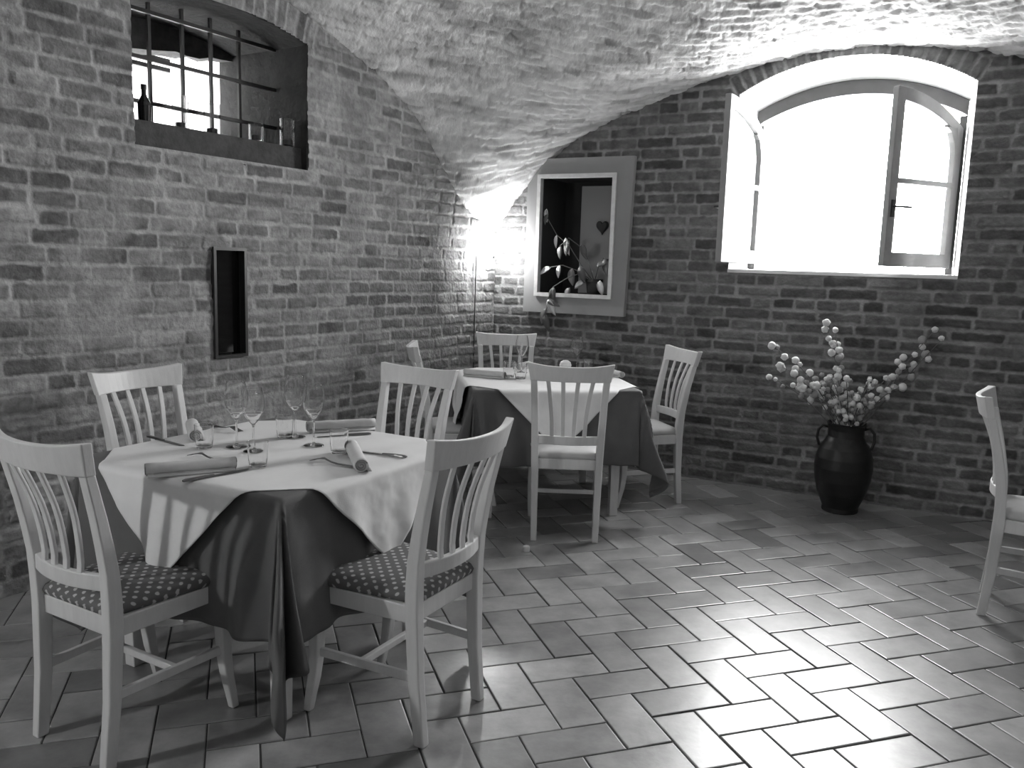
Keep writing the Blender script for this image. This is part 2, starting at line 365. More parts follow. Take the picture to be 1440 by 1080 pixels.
def window_1():
    root = empty('window_1', wp(2.47, 1.45, .3)); tag(root, kind='structure')
    def inv(p): q = Vector(p) - Vector(root.location); return tuple(q)
    def fixed(mb): return mb.map(inv)
    A_back = (2.49, 2.70 - 1.29, 1.29)
    a = curve_open(W_S0, W_S1, W_SILL, W_ARC); b = curve_open(1.855, 3.125, 1.475, A_back)
    secs = [[wp(2.47 + (s - 2.47) * 1.07, 2.1 + (z - 2.1) * 1.07, .013) for s, z in a], [wp(s, z, .012) for s, z in a], [wp(s, z, .06) for s, z in [((p[0] * 3 + q[0]) / 4, (p[1] * 3 + q[1]) / 4) for p, q in zip(a, b)]], [wp(s, z, .28) for s, z in b], [wp(s, z, .55) for s, z in b]]
    fixed(MB().loft(secs, caps=False, closed=False)).build('reveal', M['plaster'], root)
    mb = MB(); xs = [1.79, 3.15]
    mb.loft([[wp(s, W_SILL - .05, .6), wp(s, W_SILL - .0, -.012), wp(s, W_SILL + .022, -.012), wp(s, W_SILL + .03, .6)] for s in (W_S0, W_S1)])
    fixed(mb).build('sill', M['plaster'], root)
    # fixed frame
    Ri = 1.144; zi = lambda s: 2.565 - Ri + math.sqrt(Ri ** 2 - (min(abs(s - 2.475), .62)) ** 2)
    mb = MB(); D0, D1 = .28, .35
    secs = []
    for k in range(33):
        s = 1.857 + (3.123 - 1.857) * k / 32; zo = float(arch_top(s, A_back)) - .002
        secs.append([wp(s, zo - .09, D0), wp(s, zo, D0), wp(s, zo, D1), wp(s, zo - .09, D1)])
    mb.loft(secs)
    for s0, s1 in ((1.857, 1.90), (3.08, 3.123)):
        mb.loft([[wp(s0, z, D0), wp(s1, z, D0), wp(s1, z, D1), wp(s0, z, D1)] for z in (1.47, 2.44)])
    fixed(mb).build('window_frame', mat('frame_paint', .07, .6, noise=.15, nscale=10), root, bevel=.004)
    # casements: local x from the hinge, local y thickness, z up
    w_, T = .585, .042
    R2 = 1.0; top = lambda x: 2.55 - R2 + math.sqrt(R2 ** 2 - (x - w_) ** 2)
    def casement(hinge_s, sgn, phi, hardware):
        a_ = math.radians(phi); dvec = W * (sgn * math.cos(a_)) - NW * math.sin(a_); h = C + W * hinge_s + NW * .275
        e = empty('casement', (h[0] - root.location[0], h[1] - root.location[1], -root.location[2]), math.atan2(dvec[1], dvec[0]), root)
        z0 = 1.51; mb = MB()
        def bar(x0, x1, zf0, zf1, n=1):
            mb.loft([[(x, -T / 2, zf0(x)), (x, T / 2, zf0(x)), (x, T / 2, zf1(x)), (x, -T / 2, zf1(x))] for x in [x0 + (x1 - x0) * k / n for k in range(n + 1)]])
        c = lambda k: (lambda x: k)
        bar(0, .055, c(z0), top, 3); bar(w_ - .065, w_, c(z0), top, 3)
        bar(.05, w_ - .06, c(z0), c(z0 + .085)); bar(.05, w_ - .06, lambda x: top(x) - .075, top, 16); bar(.05, w_ - .06, c(2.0), c(2.032))
        # curved inner spandrel at the hinge side
        mb.loft([[(x, -T / 2, 2.36 - .0), (x, T / 2, 2.36 - .0), (x, T / 2, zz), (x, -T / 2, zz)] for x, zz in ((.05, 2.19), (.07, 2.27), (.10, 2.33), (.14, 2.36))])
        mb.build('sash', M['winwood'], e, bevel=.004)
        for za, zb in ((z0 + .08, 2.002), (2.03, None)):
            g = MB(); xs = [.05 + (w_ - .11) * k / 8 for k in range(9)]
            g.loft([[(x, -.002, za), (x, .002, za), (x, .002, zb or top(x) - .07), (x, -.002, zb or top(x) - .07)] for x in xs]); g.build('glass_pane', M['pane'], e)
        for z in (1.62, 1.97, 2.27):
            MB().tube([(-.006, sgn * .012, z - .03), (-.006, sgn * .012, z + .03)], .011, 8).build('hinge', M['black'], e)
        side = 1 if sgn < 0 else -1
        hb = MB().box(w_ - .045, w_ - .02, side * T / 2 - .004, side * T / 2 + .008, 1.80, 1.90)
        hb.tube([(w_ - .033, side * (T / 2 + .004), 1.86), (w_ - .033, side * (T / 2 + .04), 1.86), (w_ - .14, side * (T / 2 + .045), 1.86)], .007, 8)
        hb.build('handle', M['iron'], e)
        return e
    casement(1.90, 1, 101, True); casement(3.09, -1, 53, True)
    portal('daylight_portal', wp(2.49, 2.09, .5), W, (0, 0, 1), -NW, 1.3, 1.3)
window_1()

# ------------------------------------------------------------------ window_2: small barred window high in the left wall
def window_2():
    root = empty('window_2', lp(2.5, 2.0, .3)); tag(root, kind='structure')
    inv = lambda p: tuple(Vector(p) - Vector(root.location))
    a = curve_open(L_T0, L_T1, L_SILL, L_ARC)
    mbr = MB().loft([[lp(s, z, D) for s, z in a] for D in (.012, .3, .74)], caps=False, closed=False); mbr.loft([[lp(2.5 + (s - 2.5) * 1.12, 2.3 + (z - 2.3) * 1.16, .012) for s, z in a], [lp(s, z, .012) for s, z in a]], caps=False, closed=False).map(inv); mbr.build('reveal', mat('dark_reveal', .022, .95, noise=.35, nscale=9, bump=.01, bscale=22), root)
    # stepped sill: low brick lip, raised ledge the glasses stand on, outer kerb
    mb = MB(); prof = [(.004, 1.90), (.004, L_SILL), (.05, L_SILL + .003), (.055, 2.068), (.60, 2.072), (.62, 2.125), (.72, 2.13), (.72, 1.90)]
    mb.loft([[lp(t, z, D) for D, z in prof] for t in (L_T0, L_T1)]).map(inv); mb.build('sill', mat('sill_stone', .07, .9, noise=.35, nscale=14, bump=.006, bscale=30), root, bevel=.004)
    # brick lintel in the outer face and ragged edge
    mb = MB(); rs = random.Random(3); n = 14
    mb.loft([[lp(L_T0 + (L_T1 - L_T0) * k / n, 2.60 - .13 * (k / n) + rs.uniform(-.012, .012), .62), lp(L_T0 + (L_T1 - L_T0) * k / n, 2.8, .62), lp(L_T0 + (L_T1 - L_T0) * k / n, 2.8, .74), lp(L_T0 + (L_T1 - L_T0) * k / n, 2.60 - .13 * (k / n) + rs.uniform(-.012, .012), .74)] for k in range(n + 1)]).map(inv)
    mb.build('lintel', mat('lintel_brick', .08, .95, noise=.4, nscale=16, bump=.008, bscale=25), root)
    # slatted shade hanging outside the opening
    for k, z in enumerate((2.50, 2.55, 2.60)):
        MB().loft([[lp(t, z - .012, .80), lp(t, z + .012, .80), lp(t, z + .012, .83), lp(t, z - .012, .83)] for t in (2.25, 3.1)]).map(inv).build('shade_slat', M['iron'], root)
    # iron grille
    D = .27; mb = MB()
    for t in (1.98 + .02, 2.20, 2.385, 2.56, 2.75, 2.94):
        if t < 2.1: continue
        mb.loft([[lp(t - .008, z, D), lp(t + .008, z, D), lp(t + .008, z, D + .016), lp(t - .008, z, D + .016)] for z in (2.0, 2.69)])
    for z in (2.19, 2.40, 2.62):
        mb.loft([[lp(t, z - .009, D - .018), lp(t, z + .009, D - .018), lp(t, z + .009, D), lp(t, z - .009, D)] for t in (L_T0 - .01, L_T1 + .01)])
    mb.map(inv).build('grille', M['iron'], root)
window_2()
def added_porch():   # roofed passage outside the barred window
    m = M['plaster']
    def slab(name, t0, t1, D0, D1, z0, z1):
        o = MB().loft([[lp(t, z0, D0), lp(t, z0, D1), lp(t, z1, D1), lp(t, z1, D0)] for t in (t0, t1)]).build(name, m); tag(o, kind='structure')
    slab('wall_outside_added', -4.0, 9.0, 2.3, 2.4, -.2, 3.6); slab('ceiling_outside_added', -4.0, 9.0, .76, 2.4, 3.1, 3.2); slab('floor_outside_added', -4.0, 9.0, .76, 2.4, -.2, 1.2)
added_porch()

# ------------------------------------------------------------------ grey surround with framed opening on the window wall
def niche():
    root = empty('wall_niche', wp(.68, 1.11, -.01)); tag(root, 'grey plaster surround with pale wooden frame around a dark opening, beside the lit corner lamp', 'niche')
    inv = lambda p: tuple(Vector(p) - Vector(root.location))
    out = [(.275, 1.108), (1.08, 1.108), (1.105, 2.225), (.43, 2.225), (.285, 2.04)]
    inn = [(.375, 1.225), (.985, 1.225), (.985, 2.11), (.375, 2.11)]
    # surround as five boards round the opening
    mb = MB(); D0, D1 = -.055, .0
    def poly(q): mb.loft([[wp(s, z, D) for s, z in q] for D in (D0, D1)])
    poly([(.275, 1.108), (1.08, 1.108), (1.083, 1.235), (.278, 1.235)]); poly([(.278, 1.235), (.39, 1.235), (.39, 2.10), (.37, 2.148), (.285, 2.04)])
    poly([(.97, 1.235), (1.083, 1.235), (1.104, 2.10), (.97, 2.10)]); poly([(.37, 2.148), (.39, 2.10), (1.104, 2.10), (1.106, 2.225), (.43, 2.225)])
    mb.map(inv).build('surround', M['board'], root)
    mb = MB(); fw = .028; D0, D1 = -.075, -.03
    a0, a1, b0, b1 = .372, .985, 1.228, 2.112
    for q in ([(a0, b0), (a1, b0), (a1, b0 + fw), (a0, b0 + fw)], [(a0, b1 - fw), (a1, b1 - fw), (a1, b1), (a0, b1)], [(a0, b0 + fw), (a0 + fw, b0 + fw), (a0 + fw, b1 - fw), (a0, b1 - fw)], [(a1 - fw, b0 + fw), (a1, b0 + fw), (a1, b1 - fw), (a1 - fw, b1 - fw)]):
        poly_ = [[wp(s, z, D) for s, z in q] for D in (D0, D1)]; mb.loft(poly_)
    mb.map(inv).build('frame', M['whitewood'], root, bevel=.005)
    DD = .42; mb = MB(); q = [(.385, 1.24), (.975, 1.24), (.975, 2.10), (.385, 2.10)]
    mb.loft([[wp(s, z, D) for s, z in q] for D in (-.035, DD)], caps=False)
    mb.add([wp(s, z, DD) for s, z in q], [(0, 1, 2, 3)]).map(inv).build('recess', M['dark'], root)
    MB().loft([[wp(s, z, D) for s, z in [(.53, 1.25), (.97, 1.25), (.97, 2.07), (.53, 2.07)]] for D in (DD - .03, DD - .004)]).map(inv).build('back_panel', M['midgrey'], root, bevel=.004)
    # heart ornament
    h = MB(); pts = []
    for k in range(36):
        a = 2 * math.pi * k / 36; x = 16 * math.sin(a) ** 3; z = 13 * math.cos(a) - 5 * math.cos(2 * a) - 2 * math.cos(3 * a) - math.cos(4 * a); pts.append((x / 17 * .052, z / 17 * .062))
    c0 = (.72, 1.76)
    h.loft([[wp(c0[0] + x * k, c0[1] + z * k, D) for x, z in pts] for D, k in ((DD - .032, .86), (DD - .04, 1), (DD - .052, 1), (DD - .062, .8))])
    o = h.build('heart_ornament', M['heart'], smooth=False); tag(o, 'small dark heart hanging on the grey panel inside the framed niche', 'ornament')
niche()
def niche_plant():
    base = wp(.80, 1.241, .06); e = empty('potted_plant', base); tag(e, 'trailing leafy plant in a dark pot spilling out of the framed niche', 'plant')
    MB().lathe([(.0, 0), (.048, 0), (.062, .10), (.066, .105), (.066, .125), (.056, .125), (.05, .1), (0, .1)], 24).build('pot', M['black'], e, smooth=True)
    def loc(s, z, D): return tuple(Vector(wp(s, z, D)) - Vector(base))
    vines = [[(.80, 1.34, .06), (.76, 1.50, .03), (.70, 1.60, .0), (.62, 1.66, -.03), (.60, 1.63, -.04), (.56, 1.60, -.05)],
             [(.80, 1.34, .06), (.72, 1.45, .02), (.62, 1.60, -.01), (.52, 1.68, -.02), (.44, 1.80, -.02), (.43, 1.86, -.02)],
             [(.80, 1.34, .06), (.70, 1.40, -.02), (.62, 1.36, -.06), (.54, 1.30, -.10), (.50, 1.20, -.10), (.49, 1.10, -.09)],
             [(.80, 1.34, .06), (.84, 1.46, .03), (.88, 1.52, .02), (.93, 1.50, .02)],
             [(.80, 1.34, .06), (.70, 1.42, .0), (.58, 1.46, -.03), (.48, 1.44, -.06)]]
    sm = MB()
    for vn in vines: sm.tube([loc(*p) for p in vn], .0035, 6)
    stems = sm.build('stems', M['stem'], e, smooth=True)
    def leaf(c, ln, wd, dirv, nrm, m):
        d = Vector(dirv).normalized(); n = Vector(nrm).normalized(); s = d.cross(n).normalized(); n = s.cross(d); mb = MB(); secs = []
        for k in range(9):
            u = k / 8; ww = wd * math.sin(math.pi * min(1, u ** .8)) ** .8 * .5 + .0006; p = Vector(c) + d * ln * u - n * (.35 * ln * u * u)
            secs.append([tuple(p - s * ww + n * ww * .4), tuple(p - n * .0008), tuple(p + s * ww + n * ww * .4), tuple(p + n * .0008)])
        mb.loft(secs); return mb
    out = Vector(tuple(-NW)); rt = Vector(tuple(W)); up = Vector((0, 0, 1)); rs = random.Random(8)
    L_ = [((.43, 1.87, -.02), .10, .035, -up - rt * .1, 'l'), ((.44, 1.83, -.02), .085, .035, -up - rt * .5, 'd'), ((.60, 1.66, -.04), .13, .04, -up + rt * .15, 'l'), ((.63, 1.64, -.04), .12, .05, -up - rt * .4, 'd'),
          ((.52, 1.68, -.02), .10, .03, -up - rt * .2, 'l'), ((.57, 1.60, -.05), .10, .04, -up - rt * .2, 'd'), ((.50, 1.44, -.06), .12, .045, -up * .35 - rt, 'l'), ((.57, 1.46, -.05), .10, .04, -up * .9 - rt * .3, 'l'),
          ((.66, 1.44, -.03), .13, .06, -up - rt * .1, 'd'), ((.72, 1.46, -.02), .13, .06, -up + rt * .2, 'd'), ((.90, 1.52, .0), .14, .05, -up + rt * .1, 'd'), ((.93, 1.50, .0), .09, .03, up * .7 + rt * .5, 'd'),
          ((.84, 1.46, .0), .12, .05, up * .6 + rt, 'd'), ((.88, 1.36, -.03), .11, .05, -up + rt * .1, 'l'), ((.55, 1.30, -.10), .13, .06, -up * 1 - rt * .2, 'd'), ((.51, 1.21, -.11), .13, .05, -up + rt * .45, 'l'),
          ((.49, 1.14, -.10), .13, .05, -up - rt * .5, 'd'), ((.49, 1.10, -.10), .14, .05, -up + rt * .1, 'd'), ((.50, 1.20, -.11), .10, .045, -up * .3 + rt, 'd'), ((.72, 1.62, .0), .12, .05, -up + rt * .2, 'd'), ((.66, 1.30, -.06), .10, .05, -up - rt * .5, 'd'), ((.76, 1.34, -.04), .10, .05, -up * .4 - rt, 'd')]
    for c, ln, wd, dv, k in L_:
        leaf(loc(*c), ln, wd, dv, out + up * .4, None).build('leaf', M['leaflit' if k == 'l' else 'leafd'], stems, smooth=True)
niche_plant()
def slot():
    root = empty('wall_box', lp(2.522, .94)); tag(root, 'tall narrow dark glazed box in a black metal frame set in the left brick wall', 'box')
    inv = lambda p: tuple(Vector(p) - Vector(root.location))
    q = [(K_T0, K_Z0), (K_T1, K_Z0), (K_T1, K_Z1), (K_T0, K_Z1)]
    MB().loft([[lp(s, z, D) for s, z in q] for D in (-.004, .14)], caps=False).add([lp(s, z, .14) for s, z in q], [(0, 1, 2, 3)]).map(inv).build('recess', M['dark'], root)
    a0, a1, b0, b1, fw = 2.418, 2.627, .928, 1.497, .016; mb = MB()
    for r in ([(a0, b0), (a1, b0), (a1, b0 + fw), (a0, b0 + fw)], [(a0, b1 - fw), (a1, b1 - fw), (a1, b1), (a0, b1)], [(a0, b0 + fw), (a0 + fw, b0 + fw), (a0 + fw, b1 - fw), (a0, b1 - fw)], [(a1 - fw, b0 + fw), (a1, b0 + fw), (a1, b1 - fw), (a1 - fw, b1 - fw)]):
        mb.loft([[lp(s, z, D) for s, z in r] for D in (-.02, .01)])
    mb.map(inv).build('frame', M['black'], root, bevel=.003)
    MB().loft([[lp(s, z, D) for s, z in q] for D in (.03, .036)]).map(inv).build('glass_pane', M['darkglass'], root)
slot()

# ------------------------------------------------------------------ lamps
def sconce(p, nrm, name, m, label=None):
    e = empty(name, p); n = Vector(nrm); tag(e, label, 'lamp')
    a = n * -1
    b = MB(); 
    r = Vector((0, 0, 1)); sdir = n.cross(r).normalized()
    prof = [tuple(a * .13 + sdir * (.035 * math.cos(t)) + r * (.05 * math.sin(t))) for t in [k * math.pi / 8 for k in range(16)]]
    prof2 = [tuple(Vector(q) + n * .012) for q in prof]; b.loft([prof, prof2]); b.build('wall_plate', M['iron'], e)
    MB().tube([tuple(a * .12), tuple(a * .06 + r * -.06), tuple(r * -.075), tuple(r * -.05)], .006, 8).build('arm', M['iron'], e, smooth=True)
    MB().lathe([(0, -.052), (.022, -.05), (.042, -.025), (.048, .0), (.042, .025), (.022, .045), (0, .05)], 20).build('bulb', m, e, smooth=True)
    return e
sconce((-0.165, 6.27, 1.575), (-.0, -1, 0) if False else tuple(Vector((.25, -1, 0)).normalized()), 'wall_lamp', M['bulb'], 'glaring lit wall lamp in the brick corner left of the framed niche')
for (s, t, nn) in ((.14, 6.6, -NL), (SM - .14, 3.9, -W), (SM - .14, 7.2, -W), (2.5, TE - .14, -L)):  # unseen lamps added to brighten the near side of the room
    p = C + W * s + L * t; o = sconce((p[0], p[1], 1.85), tuple(Vector(tuple(nn)).normalized()), 'fill_lamp', M['fillbulb2' if s < 1 else 'fillbulb'])
    tag(o, 'unseen fill lamp added on the walls behind the camera', 'lamp', 'added fill lamps behind the camera')
mb = MB().tube([lp(.283, 1.52, -.012), lp(.283, 1.35, -.012), lp(.288, .7, -.012), lp(.30, .02, -.012)], .004, 6)
tag(mb.build('power_cable', M['iron']), 'thin dark cable running down the brick wall below the glaring corner lamp', 'cable')

# ------------------------------------------------------------------ chairs
def rect(cx, cy, z, w_, d): return [(cx - w_ / 2, cy - d / 2, z), (cx + w_ / 2, cy - d / 2, z), (cx + w_ / 2, cy + d / 2, z), (cx - w_ / 2, cy + d / 2, z)]
def back_y(z):  # rear post profile: y of the post centre at height z (chair faces +y)
    return float(np.interp(z, [0, .2, .45, .6, .75, .95], [-.225, -.205, -.195, -.205, -.235, -.285]))
def back_x(z): return float(np.interp(z, [0, .45, .75, .95], [.163, .170, .180, .192]))
def make_chair():
    root = empty('dining_chair')
    for sg in (-1, 1):
        secs = []
        for z in (0, .1, .2, .32, .42, .5, .58, .66, .74, .82, .872):
            wd = float(np.interp(z, [0, .45, .9], [.032, .04, .034])); dp = float(np.interp(z, [0, .45, .9], [.036, .046, .030])); secs.append(rect(sg * back_x(z), back_y(z), z, wd, dp))
        MB().loft(secs).build('back_post', M['chair'], root, bevel=.005)
    # crest rail: bowed backwards, its ends flaring outwards to a point at the top
    secs = []; n = 14
    for k in range(n + 1):
        u = -1 + 2 * k / n; bow = -.045 * (1 - u * u); zt = .948 + .016 * abs(u) ** 3; zb = .868; t = .011 + .005 * abs(u) ** 3
        x0 = u * .207; x1 = u * (.211 + .012 * abs(u) ** 6); y0 = back_y(.87) + bow; y1 = back_y(.95) + bow
        secs.append([(x0, y0 - t, zb), (x0, y0 + t, zb), (x1, y1 + t, zt), (x1, y1 - t, zt)])
    MB().loft(secs).build('crest_rail', M['chair'], root, bevel=.004)
    secs = []
    for k in range(11):
        u = -1 + 2 * k / 10; x = u * .172; y = back_y(.545) - .035 * (1 - u * u); secs.append([(x, y - .011, .525), (x, y + .011, .525), (x, y + .011, .572), (x, y - .011, .572)])
    MB().loft(secs).build('lower_rail', M['chair'], root, bevel=.004)
    for k in range(4):
        q = (-1.5 + k); secs = []
        for i in range(9):
            u = i / 8; z = .56 + (.885 - .56) * u; x = q * (.056 + .022 * u ** 1.6) ; xx = x / .2; y = back_y(z) - (.035 + .010 * u) * (1 - xx * xx) + .016 * math.sin(math.pi * u)
            secs.append(rect(x, y, z, .022, .011))
        MB().loft(secs).build('slat', M['chair'], root, bevel=.003)
    for sg in (-1, 1):
        secs = []
        for z, dx, dy, s_ in ((0, .0, .032, .026), (.05, .001, .022, .029), (.12, .002, .006, .033), (.2, .001, -.004, .037), (.3, -.001, -.004, .04), (.36, 0, -.002, .042), (.44, 0, 0, .044)):
            secs.append(rect(sg * (.188 + dx), .172 + dy, z, s_, s_))
        MB().loft(secs).build('leg', M['chair'], root, bevel=.005)
    mb = MB()
    def bar(p, q, th, z0, z1):
        d = Vector((q[0] - p[0], q[1] - p[1], 0)).normalized(); s = Vector((-d.y, d.x, 0)) * th / 2
        mb.loft([[(x + k * s.x, y + k * s.y, z) for k, z in ((-1, z0), (1, z0), (1, z1), (-1, z1))] for x, y in (p, q)])
    bar((-.17, .175), (.17, .175), .022, .385, .442); bar((-.155, -.19), (.155, -.19), .022, .385, .442)
    bar((-.186, .17), (-.17, -.18), .022, .385, .442); bar((.186, .17), (.17, -.18), .022, .385, .442)
    mb.build('seat_frame', M['chair'], root, bevel=.004)
    # upholstered pad
    mb = MB(); rows = []
    def outline(inset, z, n=8):
        pts = []; xf, xr, yf, yr, r = .208 - inset, .150 - inset, .198 - inset, -.205 + inset, .03
        cs = [(xf - r, yf - r, 0), (-xf + r, yf - r, 90), (-xr - .018 + r, yr + r, 180), (xr + .018 - r, yr + r, 270)]
        for cx, cy, a0 in cs:
            for k in range(5):
                a = math.radians(a0 + 90 * k / 4); pts.append((cx + r * math.cos(a), cy + r * math.sin(a), z))
        return pts
    mb.loft([outline(.012, .438), outline(.002, .446), outline(-.002, .458), outline(.004, .472), outline(.022, .482), outline(.06, .488), outline(.11, .491)])
    so = mb.build('seat_cushion', M['seat'], root, smooth=True)
    at = so.data.attributes.new('suv', 'FLOAT_VECTOR', 'POINT')
    for i, v in enumerate(so.data.vertices):
        q = Vector((v.co.x, v.co.y, 0)); rr = max(abs(q.x) / .2, abs(q.y) / .2, 1e-3); nn = Vector((round(q.x / .2 / rr) * 1.0, round(q.y / .2 / rr) * 1.0, 0)); nn = nn.normalized() if nn.length > 0 else nn
        at.data[i].vector = q + nn * max(0, .486 - v.co.z)
    for sg in (-1, 1):
        m2 = MB(); secs = []
        a = (sg * .187, .172); b = (sg * .168, back_y(.22))
        m2.loft([[(a[0] - .008, a[1], .20), (a[0] + .008, a[1], .20), (a[0] + .008, a[1], .228), (a[0] - .008, a[1], .228)], [(b[0] - .008, b[1], .20), (b[0] + .008, b[1], .20), (b[0] + .008, b[1], .228), (b[0] - .008, b[1], .228)]])
        m2.build('stretcher', M['chair'], root, bevel=.003)
    MB().box(-.178, .178, -.012, .006, .203, .226).build('stretcher', M['chair'], root, bevel=.003)
    return root
proto = make_chair(); first = [True]
pale_seat = [ch for ch in proto.children if ch.name.startswith('seat_cushion')][0].data.copy(); pale_seat.materials.clear(); pale_seat.materials.append(mat('pale_seat_fabric', .5, .8, noise=.05, nscale=20))
def chair(x, y, ang, label, scale=1.0, group=None, pale=True):
    """x, y = middle between the rear feet; ang = heading (deg) of the way the chair faces"""
    o = proto if first[0] else copy_tree(proto); first[0] = False
    a = math.radians(ang); fx, fy = math.cos(a), math.sin(a); k = .225 * scale
    if pale:
        for ch in o.children:
            if ch.name.startswith('seat_cushion'): ch.data = pale_seat
    o.location = (x + fx * k, y + fy * k, 0); o.rotation_euler = (0, 0, a - math.pi / 2); o.scale = (scale,) * 3
    tag(o, label, 'chair', group); return o
chair(-1.253, 2.254, 60, 'pale wooden slat-back chair with dotted seat in the left foreground, its back to the viewer', pale=False)
chair(-.163, 2.481, 151, 'pale chair with dotted seat at the right front of the near table, facing left', pale=False)
chair(-1.57, 3.53, -29, 'pale slat-back chair behind the near table at the left, close to the brick wall')
chair(-.475, 3.87, -121, 'pale slat-back chair behind the near table, its back overlapping the far table')
chair(.302, 4.275, 88, 'pale slat-back chair with its back to the viewer at the front of the far table')
chair(1.02, 5.23, 196, 'pale slat-back chair seen from the side at the right end of the far table')
chair(-.05, 5.98, -88, 'pale slat-back chair behind the far table under the glaring lamp')
chair(-.535, 5.03, 7, 'pale chair seen edge-on at the left end of the far table, mostly hidden')
chair(2.16, 3.60, -31, 'pale wooden chair cut off by the right edge of the picture')

# ------------------------------------------------------------------ tables
def cloth(name, half, cut_half, rot, ztop, ch, fold, mat_, seed, parent=None, droop=1.0, thick=.0015, n=150, flare=.25, clear=0.0, wrinkle=.0015, back_flare=1.0):
    """square cloth of half-size ch rotated by rot on a square table half; local coordinates"""
    c, s = math.cos(rot), math.sin(rot); g = np.linspace(-ch, ch, n); A, B = np.meshgrid(g, g, indexing='ij')
    X = A * c - B * s; Y = A * s + B * c
    qx = np.clip(X, -half, half); qy = np.clip(Y, -half, half); ex = X - qx; ey = Y - qy; d = np.hypot(ex, ey); dd = np.maximum(d, 1e-9); nx, ny = ex / dd, ey / dd
    # coordinate running round the table for the folds
    rr = .012; ang = np.arctan2(ny, nx)
    per = np.where(np.abs(ex) > np.abs(ey), np.where(ex > 0, Y, -Y), np.where(ey > 0, -X, X)) + np.round(ang / (math.pi / 2)) * 2.3
    corner = (np.abs(ex) > 1e-6) & (np.abs(ey) > 1e-6); w4 = np.sin(2 * np.arctan2(np.abs(ey), np.abs(ex))) * corner
    fo = fold * (.35 + np.sin(per * 24 + seed) * .5 + np.sin(per * 41 + seed * 2.3) * .3 + fbm(per * 6, d * 1.5 + seed, seed + 3, 2) * .9)
    fo = fo * np.clip(d / .3, 0, 1.6) ** 1.5
    cf = flare * d * w4 ** 2 * (.75 + .45 * np.cos((ang * 4) * 2 + seed)) + .20 * d * w4 * np.sin(ang * 11 + seed)
    cf = cf * np.where((X < 0) & (Y < 0), 1.0, np.where((X > 0) & (Y < 0) & (half > .46), 1.0, back_flare))
    off = np.where(d > 0, rr * np.clip(d / .01, 0, 1) + .02 * d + fo + cf, 0); off = np.where(d > 0, np.maximum(off, .004) + clear * np.clip(d / .02, 0, 1) * (1 + 2.2 * d), 0)
    drop = np.where(d < rr, d * d / (2 * rr), d - rr / 2) ; drop = drop * droop - .04 * cf
    PX = qx + nx * off; PY = qy + ny * off; PZ = ztop - np.maximum(drop, 0); PZ = np.maximum(PZ, .012)
    wr = wrinkle * fbm(X * 16, Y * 16, seed + 31, 4) * np.clip(d / .05, 0, 1) * 2; PX = PX + nx * wr; PY = PY + ny * wr
    PZ = PZ + np.where(d <= 0, .0008 * fbm(X * 9, Y * 9, seed + 9, 3), 0)
    idx = np.arange(n * n).reshape(n, n); q = np.stack([idx[:-1, :-1], idx[1:, :-1], idx[1:, 1:], idx[:-1, 1:]], -1).reshape(-1, 4)
    me = bpy.data.meshes.new(name); me.from_pydata(np.stack([PX, PY, PZ], -1).reshape(-1, 3).tolist(), [], q.tolist()); me.materials.append(mat_)
    me.polygons.foreach_set('use_smooth', [True] * len(me.polygons)); o = bpy.data.objects.new(name, me); COL.objects.link(o)
    so = o.modifiers.new('solid', 'SOLIDIFY'); so.thickness = thick; so.offset = 1
    return o
def table(x, y, ang, half, ztop, label):
    e = empty('dining_table', (x, y, 0), ang); tag(e, label, 'table')
    MB().box(-half + .006, half - .006, -half + .006, half - .006, ztop - .034, ztop - .006).build('tabletop', M['chair'], e, bevel=.004)
    k = half - .10
    for sx in (-1, 1):
        for sy in (-1, 1):
            MB().loft([rect(sx * k, sy * k, 0, .048, .048), rect(sx * k, sy * k, .66, .06, .06), rect(sx * k, sy * k, ztop - .034, .06, .06)]).build('leg', M['chair'], e, bevel=.004)
    mb = MB().box(-k, k, -k - .012, -k + .012, .64, ztop - .034).box(-k, k, k - .012, k + .012, .64, ztop - .034).box(-k - .012, -k + .012, -k, k, .64, ztop - .034).box(k - .012, k + .012, -k, k, .64, ztop - .034)
    mb.build('apron', M['chair'], e)
    return e
ZT = .765
def dress(e, half, seed, near):
    nm = 'near' if near else 'far'
    u = cloth('tablecloth', half, half, 0, ZT - .003, half + (.45 if near else .44), .018, M['darkcloth'], seed, flare=.34 if near else .36, back_flare=.4 if near else .35)
    u.location = e.location; u.rotation_euler = e.rotation_euler; tag(u, 'dark tablecloth hanging to the floor in corner folds on the %s table' % nm, 'tablecloth')
    o = cloth('table_topper', half + .004, half, math.pi / 4, ZT, half * 1.236, .024, M['whitecloth'], seed + 1, flare=.1, clear=.022, wrinkle=.002)
    o.location = e.location; o.rotation_euler = e.rotation_euler; tag(o, 'light square topper laid cornerwise over the dark cloth of the %s table' % nm, 'tablecloth')
aT = math.atan2(.88, .475); F0 = np.array([-.66, 2.33]); ax, bx = np.array([-.88, .475]), np.array([.475, .88])
c1 = F0 + .45 * ax + .45 * bx
t1 = table(c1[0], c1[1], aT, .45, ZT - .004, 'near dining table under layered cloths, laid with glasses and four rolled napkins'); dress(t1, .45, 3, True)
c2 = np.array([-.205, 4.545]) + .475 * np.array([.987, .163]) + .475 * np.array([-.163, .987])
t2 = table(c2[0], c2[1], math.atan2(.163, .987), .475, ZT - .004, 'far dining table under layered cloths in the corner below the lamp'); dress(t2, .475, 8, False)

